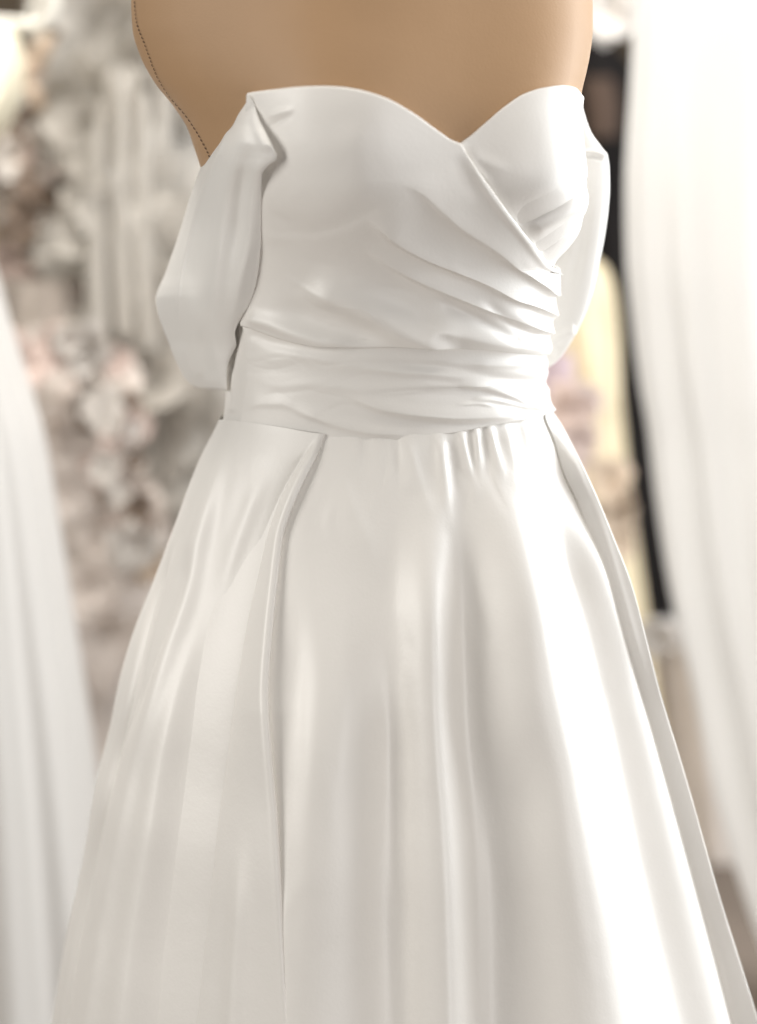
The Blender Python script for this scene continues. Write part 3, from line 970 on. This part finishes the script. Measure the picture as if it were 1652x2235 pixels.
# flowers
def flower_mesh(name, mats, seed, r=0.028):
    rr = np.random.default_rng(seed)
    v, f = [], []
    for k in range(6):
        a = k * math.pi / 3 + rr.uniform(-.2, .2)
        L = r * rr.uniform(0.8, 1.2)
        wd = L * 0.42
        ca, sa = math.cos(a), math.sin(a)
        b = len(v)
        for t_, w_, h_ in ((0.08, 0.25, 0), (0.45, 1.0, 0.010), (0.8, 0.85, 0.012), (1.0, 0.2, 0.005)):
            for s_ in (-1, 0, 1):
                x, y = L * t_, wd * w_ * s_
                v.append((x * ca - y * sa, -(h_ + (0 if s_ else -0.004)) - 0.002, x * sa + y * ca))
        for i in range(3):
            for j in range(2):
                o = b + i * 3 + j
                f.append([o, o + 1, o + 4, o + 3])
    me = bpy.data.meshes.new(name)
    me.from_pydata(v, [], f)
    me.materials.append(mats)
    for p_ in me.polygons:
        p_.use_smooth = True
    return me


FLW = {k: [flower_mesh("flower", m, s) for s in range(3)] for k, m in (("w", PETAL_W), ("b", PETAL_B), ("p", PETAL_P), ("d", PETAL_D))}


def flower(px, py, y, kind, parent, size=1.0):
    o = bpy.data.objects.new("leaf" if kind == "d" else "flower", random.choice(FLW[kind]))
    COL.objects.link(o)
    o.parent = parent
    p = at(px, py, np.array(y * DEEP))
    o.location = Vector(p) - parent.location
    o.rotation_euler = (random.uniform(-.5, .5), random.uniform(0, 6.3), random.uniform(-.5, .5))
    o.scale = [size * 1.2] * 3
    return o


# blush lace gown with flower appliques
lace = empty("lace_gown", ground_of(170, 1.1), "blush beige lace gown with white and brown flower appliques, left of the white tulle gown", "gown", "gowns hanging behind the dress form")
cone_cloth("bodice", [(120, 60, 220), (200, 40, 250), (320, 20, 270), (480, 10, 250), (620, 20, 240)], 1.15, 0.12, BLUSH, lace, nf=9, amp=0.010, seed=11, nrows=60)
cone_cloth("skirt", [(600, 20, 240), (750, -10, 270), (900, -30, 300), (1100, -60, 360), (1300, -90, 420), (1600, -120, 470), (2000, -150, 540), (2300, -180, 580)], 0.98, 0.24, GREY_TULLE, lace, nf=16, amp=0.016, seed=12)
spots = []
for i in range(150):
    px = random.uniform(15, 200)
    py = random.uniform(185, 760)
    u_ = random.random()
    k = "w" if u_ < 0.42 else "b" if u_ < 0.66 else "p" if u_ < 0.86 else "d"
    spots.append((px + (30 if py < 330 else 0), py, k, random.uniform(0.7, 1.4)))
spots += [(120, 225, "w", 2.2), (110, 260, "w", 2.2), (135, 250, "w", 2.0), (115, 330, "w", 1.6), (90, 300, "w", 1.8), (130, 160, "b", 2.2), (145, 170, "b", 2.0), (105, 180, "b", 1.6),
          (180, 235, "d", 1.6), (190, 250, "d", 1.5), (85, 345, "d", 1.4), (75, 430, "d", 1.8), (82, 470, "d", 1.8), (78, 510, "d", 1.5), (84, 540, "d", 1.4), (150, 450, "d", 1.1), (165, 480, "d", 1.5), (172, 500, "d", 1.3), (200, 590, "d", 1.5), (205, 640, "d", 1.5),
          (20, 420, "b", 2.0), (40, 400, "b", 2.0), (25, 460, "b", 2.0), (110, 360, "p", 1.4), (120, 400, "p", 1.6), (125, 450, "p", 1.6), (20, 330, "d", 1.8), (10, 290, "d", 2.0), (8, 350, "d", 2.0)]
spots += [(70, 690, "w", 1.6), (75, 720, "w", 1.4), (230, 900, "w", 1.2), (60, 640, "p", 1.8), (40, 700, "p", 1.6), (50, 800, "p", 1.5), (300, 1180, "w", 1.3)]
for i in range(30):
    u_ = random.random()
    q_ = random.random()
    spots.append((205 + 120 * u_ + random.uniform(-60, 50), 770 + 480 * u_ + random.uniform(-30, 30), "w" if q_ < 0.45 else "p" if q_ < 0.72 else "b" if q_ < 0.9 else "d", random.uniform(0.45, 0.95)))
for px, py, k, s_ in spots:
    flower(px, py, 0.99 + random.uniform(-0.03, 0.03) - (0.24 if py > 740 else 0), k, lace, s_)

# white tulle gown
tl = empty("tulle_gown", ground_of(330, 0.95), "fluffy white tulle gown with full sleeves hanging directly behind the form's left shoulder", "gown", "gowns hanging behind the dress form")
cone_cloth("puff_sleeve", [(-40, 210, 420), (0, 196, 420), (60, 186, 420), (130, 186, 425), (190, 192, 430), (235, 215, 430), (275, 260, 430)], 1.02, 0.10, TULLE, tl, nf=12, amp=0.007, seed=21, nrows=70, fray=0.02)
cone_cloth("overskirt", [(225, 230, 470), (320, 205, 480), (450, 200, 490), (600, 215, 500), (750, 230, 520), (900, 250, 540), (1100, 272, 560), (1300, 300, 590), (1600, 340, 620)], 1.0, 0.13, TULLE, tl, nf=15, amp=0.012, seed=22, fray=0.02)
for k in range(9):
    x_ = 205 + 18 * k + random.uniform(-6, 6)
    top = 130 + random.uniform(0, 150)
    cone_cloth("ruffle", [(top, x_ - 10, x_ + 14), (top + 120, x_ - 16, x_ + 20), (top + 330, x_ - 22, x_ + 26), (top + 560, x_ - 12 + k, x_ + 34 + k)], 0.86 + 0.01 * (k % 3), 0.022, TULLE, tl, nf=5, amp=0.006, seed=30 + k, cols=60, nrows=50)

FLW["t"] = [flower_mesh("tuft", TULLE, s_, 0.03) for s_ in (11, 12, 13)]
FLW["g"] = [flower_mesh("tuft", GREY_TULLE, s_, 0.03) for s_ in (14, 15)]
for i in range(34):
    py = random.uniform(0, 1050)
    lo = 190 if py < 700 else 230 + (py - 700) * 0.12
    o = flower(random.uniform(lo, lo + 210), py, 0.93 + random.uniform(-0.05, 0.05), "t", tl, random.uniform(2.0, 3.6))
    o.name = "tuft"
for i in range(18):
    py = random.uniform(760, 1500)
    o = flower(random.uniform(110, 260) + (py - 760) * 0.06, py, 0.80 + random.uniform(-0.03, 0.03), "g", lace, random.uniform(1.0, 2.2))
    o.name = "tuft"

# right: tall white gown / drape close to the window
rg = empty("long_white_gown", ground_of(1650, 0.62), "long plain white gown with broad soft folds filling the right edge", "gown", "gowns hanging behind the dress form")
cone_cloth("skirt", [(-150, 1404, 2150), (0, 1396, 2150), (200, 1388, 2150), (400, 1380, 2150), (560, 1384, 2150), (700, 1398, 2150), (850, 1418, 2150), (950, 1436, 2150), (1100, 1454, 2150), (1300, 1485, 2160), (1500, 1531, 2170), (1650, 1562, 2180), (1800, 1602, 2190), (1950, 1650, 2200), (2100, 1704, 2220), (2300, 1762, 2240), (2500, 1812, 2260)], 0.60, 0.17, WHITE_GOWN, rg, nf=10, amp=0.030, seed=41, cols=320)

# champagne gown behind the right sleeve
cg = empty("champagne_gown", ground_of(1290, 1.1), "champagne satin gown with lilac tulle front, behind the right sleeve", "gown", "gowns hanging behind the dress form")
cone_cloth("bodice", [(560, 1240, 1296), (590, 1200, 1326), (640, 1190, 1342), (720, 1190, 1350), (860, 1180, 1354)], 1.05, 0.08, GOLD, cg, nf=8, amp=0.006, seed=51, nrows=50)
cone_cloth("skirt", [(840, 1180, 1352), (1000, 1170, 1368), (1150, 1160, 1386), (1300, 1150, 1406), (1450, 1150, 1424), (1800, 1130, 1470), (2300, 1100, 1540)], 1.05, 0.14, GOLD, cg, nf=14, amp=0.012, seed=52)
cone_cloth("tulle_panel", [(770, 1160, 1250), (900, 1160, 1262), (1050, 1160, 1268), (1300, 1160, 1250)], 0.93, 0.03, LILAC, cg, nf=6, amp=0.006, seed=53, nrows=50, cols=80)
for px, py, k, s_ in ((1262, 880, "p", 1.3), (1240, 900, "p", 1.4), (1255, 960, "p", 1.2), (1320, 1050, "b", 1.3), (1335, 1100, "b", 1.1), (1340, 1180, "b", 1.2)):
    flower(px, py, 0.88, k, cg, s_)

# dark clothes deeper in the shop
bg = empty("black_gown", ground_of(1350, 1.6), "black gown hanging in the shade between the champagne and the long white gown", "gown", "gowns hanging behind the dress form")
cone_cloth("bodice", [(95, 1260, 1340), (150, 1240, 1385), (300, 1240, 1420), (600, 1250, 1460)], 1.6, 0.1, BLACK, bg, nf=8, amp=0.01, seed=61, nrows=50)
cone_cloth("skirt", [(580, 1250, 1470), (900, 1240, 1520), (1300, 1230, 1560), (1480, 1220, 1580)], 1.6, 0.15, BLACK, bg, nf=14, amp=0.02, seed=62)
cone_cloth("sash", [(170, 1270, 1340), (240, 1275, 1352), (300, 1280, 1345)], 1.45, 0.05, BROWN, bg, nf=6, amp=0.004, seed=63, nrows=40, cols=80)

gg = empty("taupe_gown", ground_of(1600, 1.3), "taupe gown skirt in the shade beneath the long white gown", "gown", "gowns hanging behind the dress form")
cone_cloth("skirt", [(1380, 1420, 1640), (1500, 1400, 1680), (1800, 1400, 1760), (2150, 1400, 1840), (2350, 1400, 1860)], 1.2, 0.16, GREY_TULLE, gg, nf=14, amp=0.014, seed=71)
fl = empty("white_blossom", ground_of(1318, 1.0), "white fabric blossom in the upper right beside the form's shoulder", "flower")
for k in range(7):
    flower(1318 + random.uniform(-16, 16), 10 + random.uniform(-16, 16), 0.99 + 0.004 * k, "w", fl, 1.5)
fb = empty("pale_blossom", ground_of(1430, 1.0), "small pale blossom on the gown at the skirt's right edge", "flower")
for k in range(5):
    flower(1430 + random.uniform(-8, 8), 1392 + random.uniform(-10, 10), 0.99 + 0.004 * k, "w", fb, 1.0)
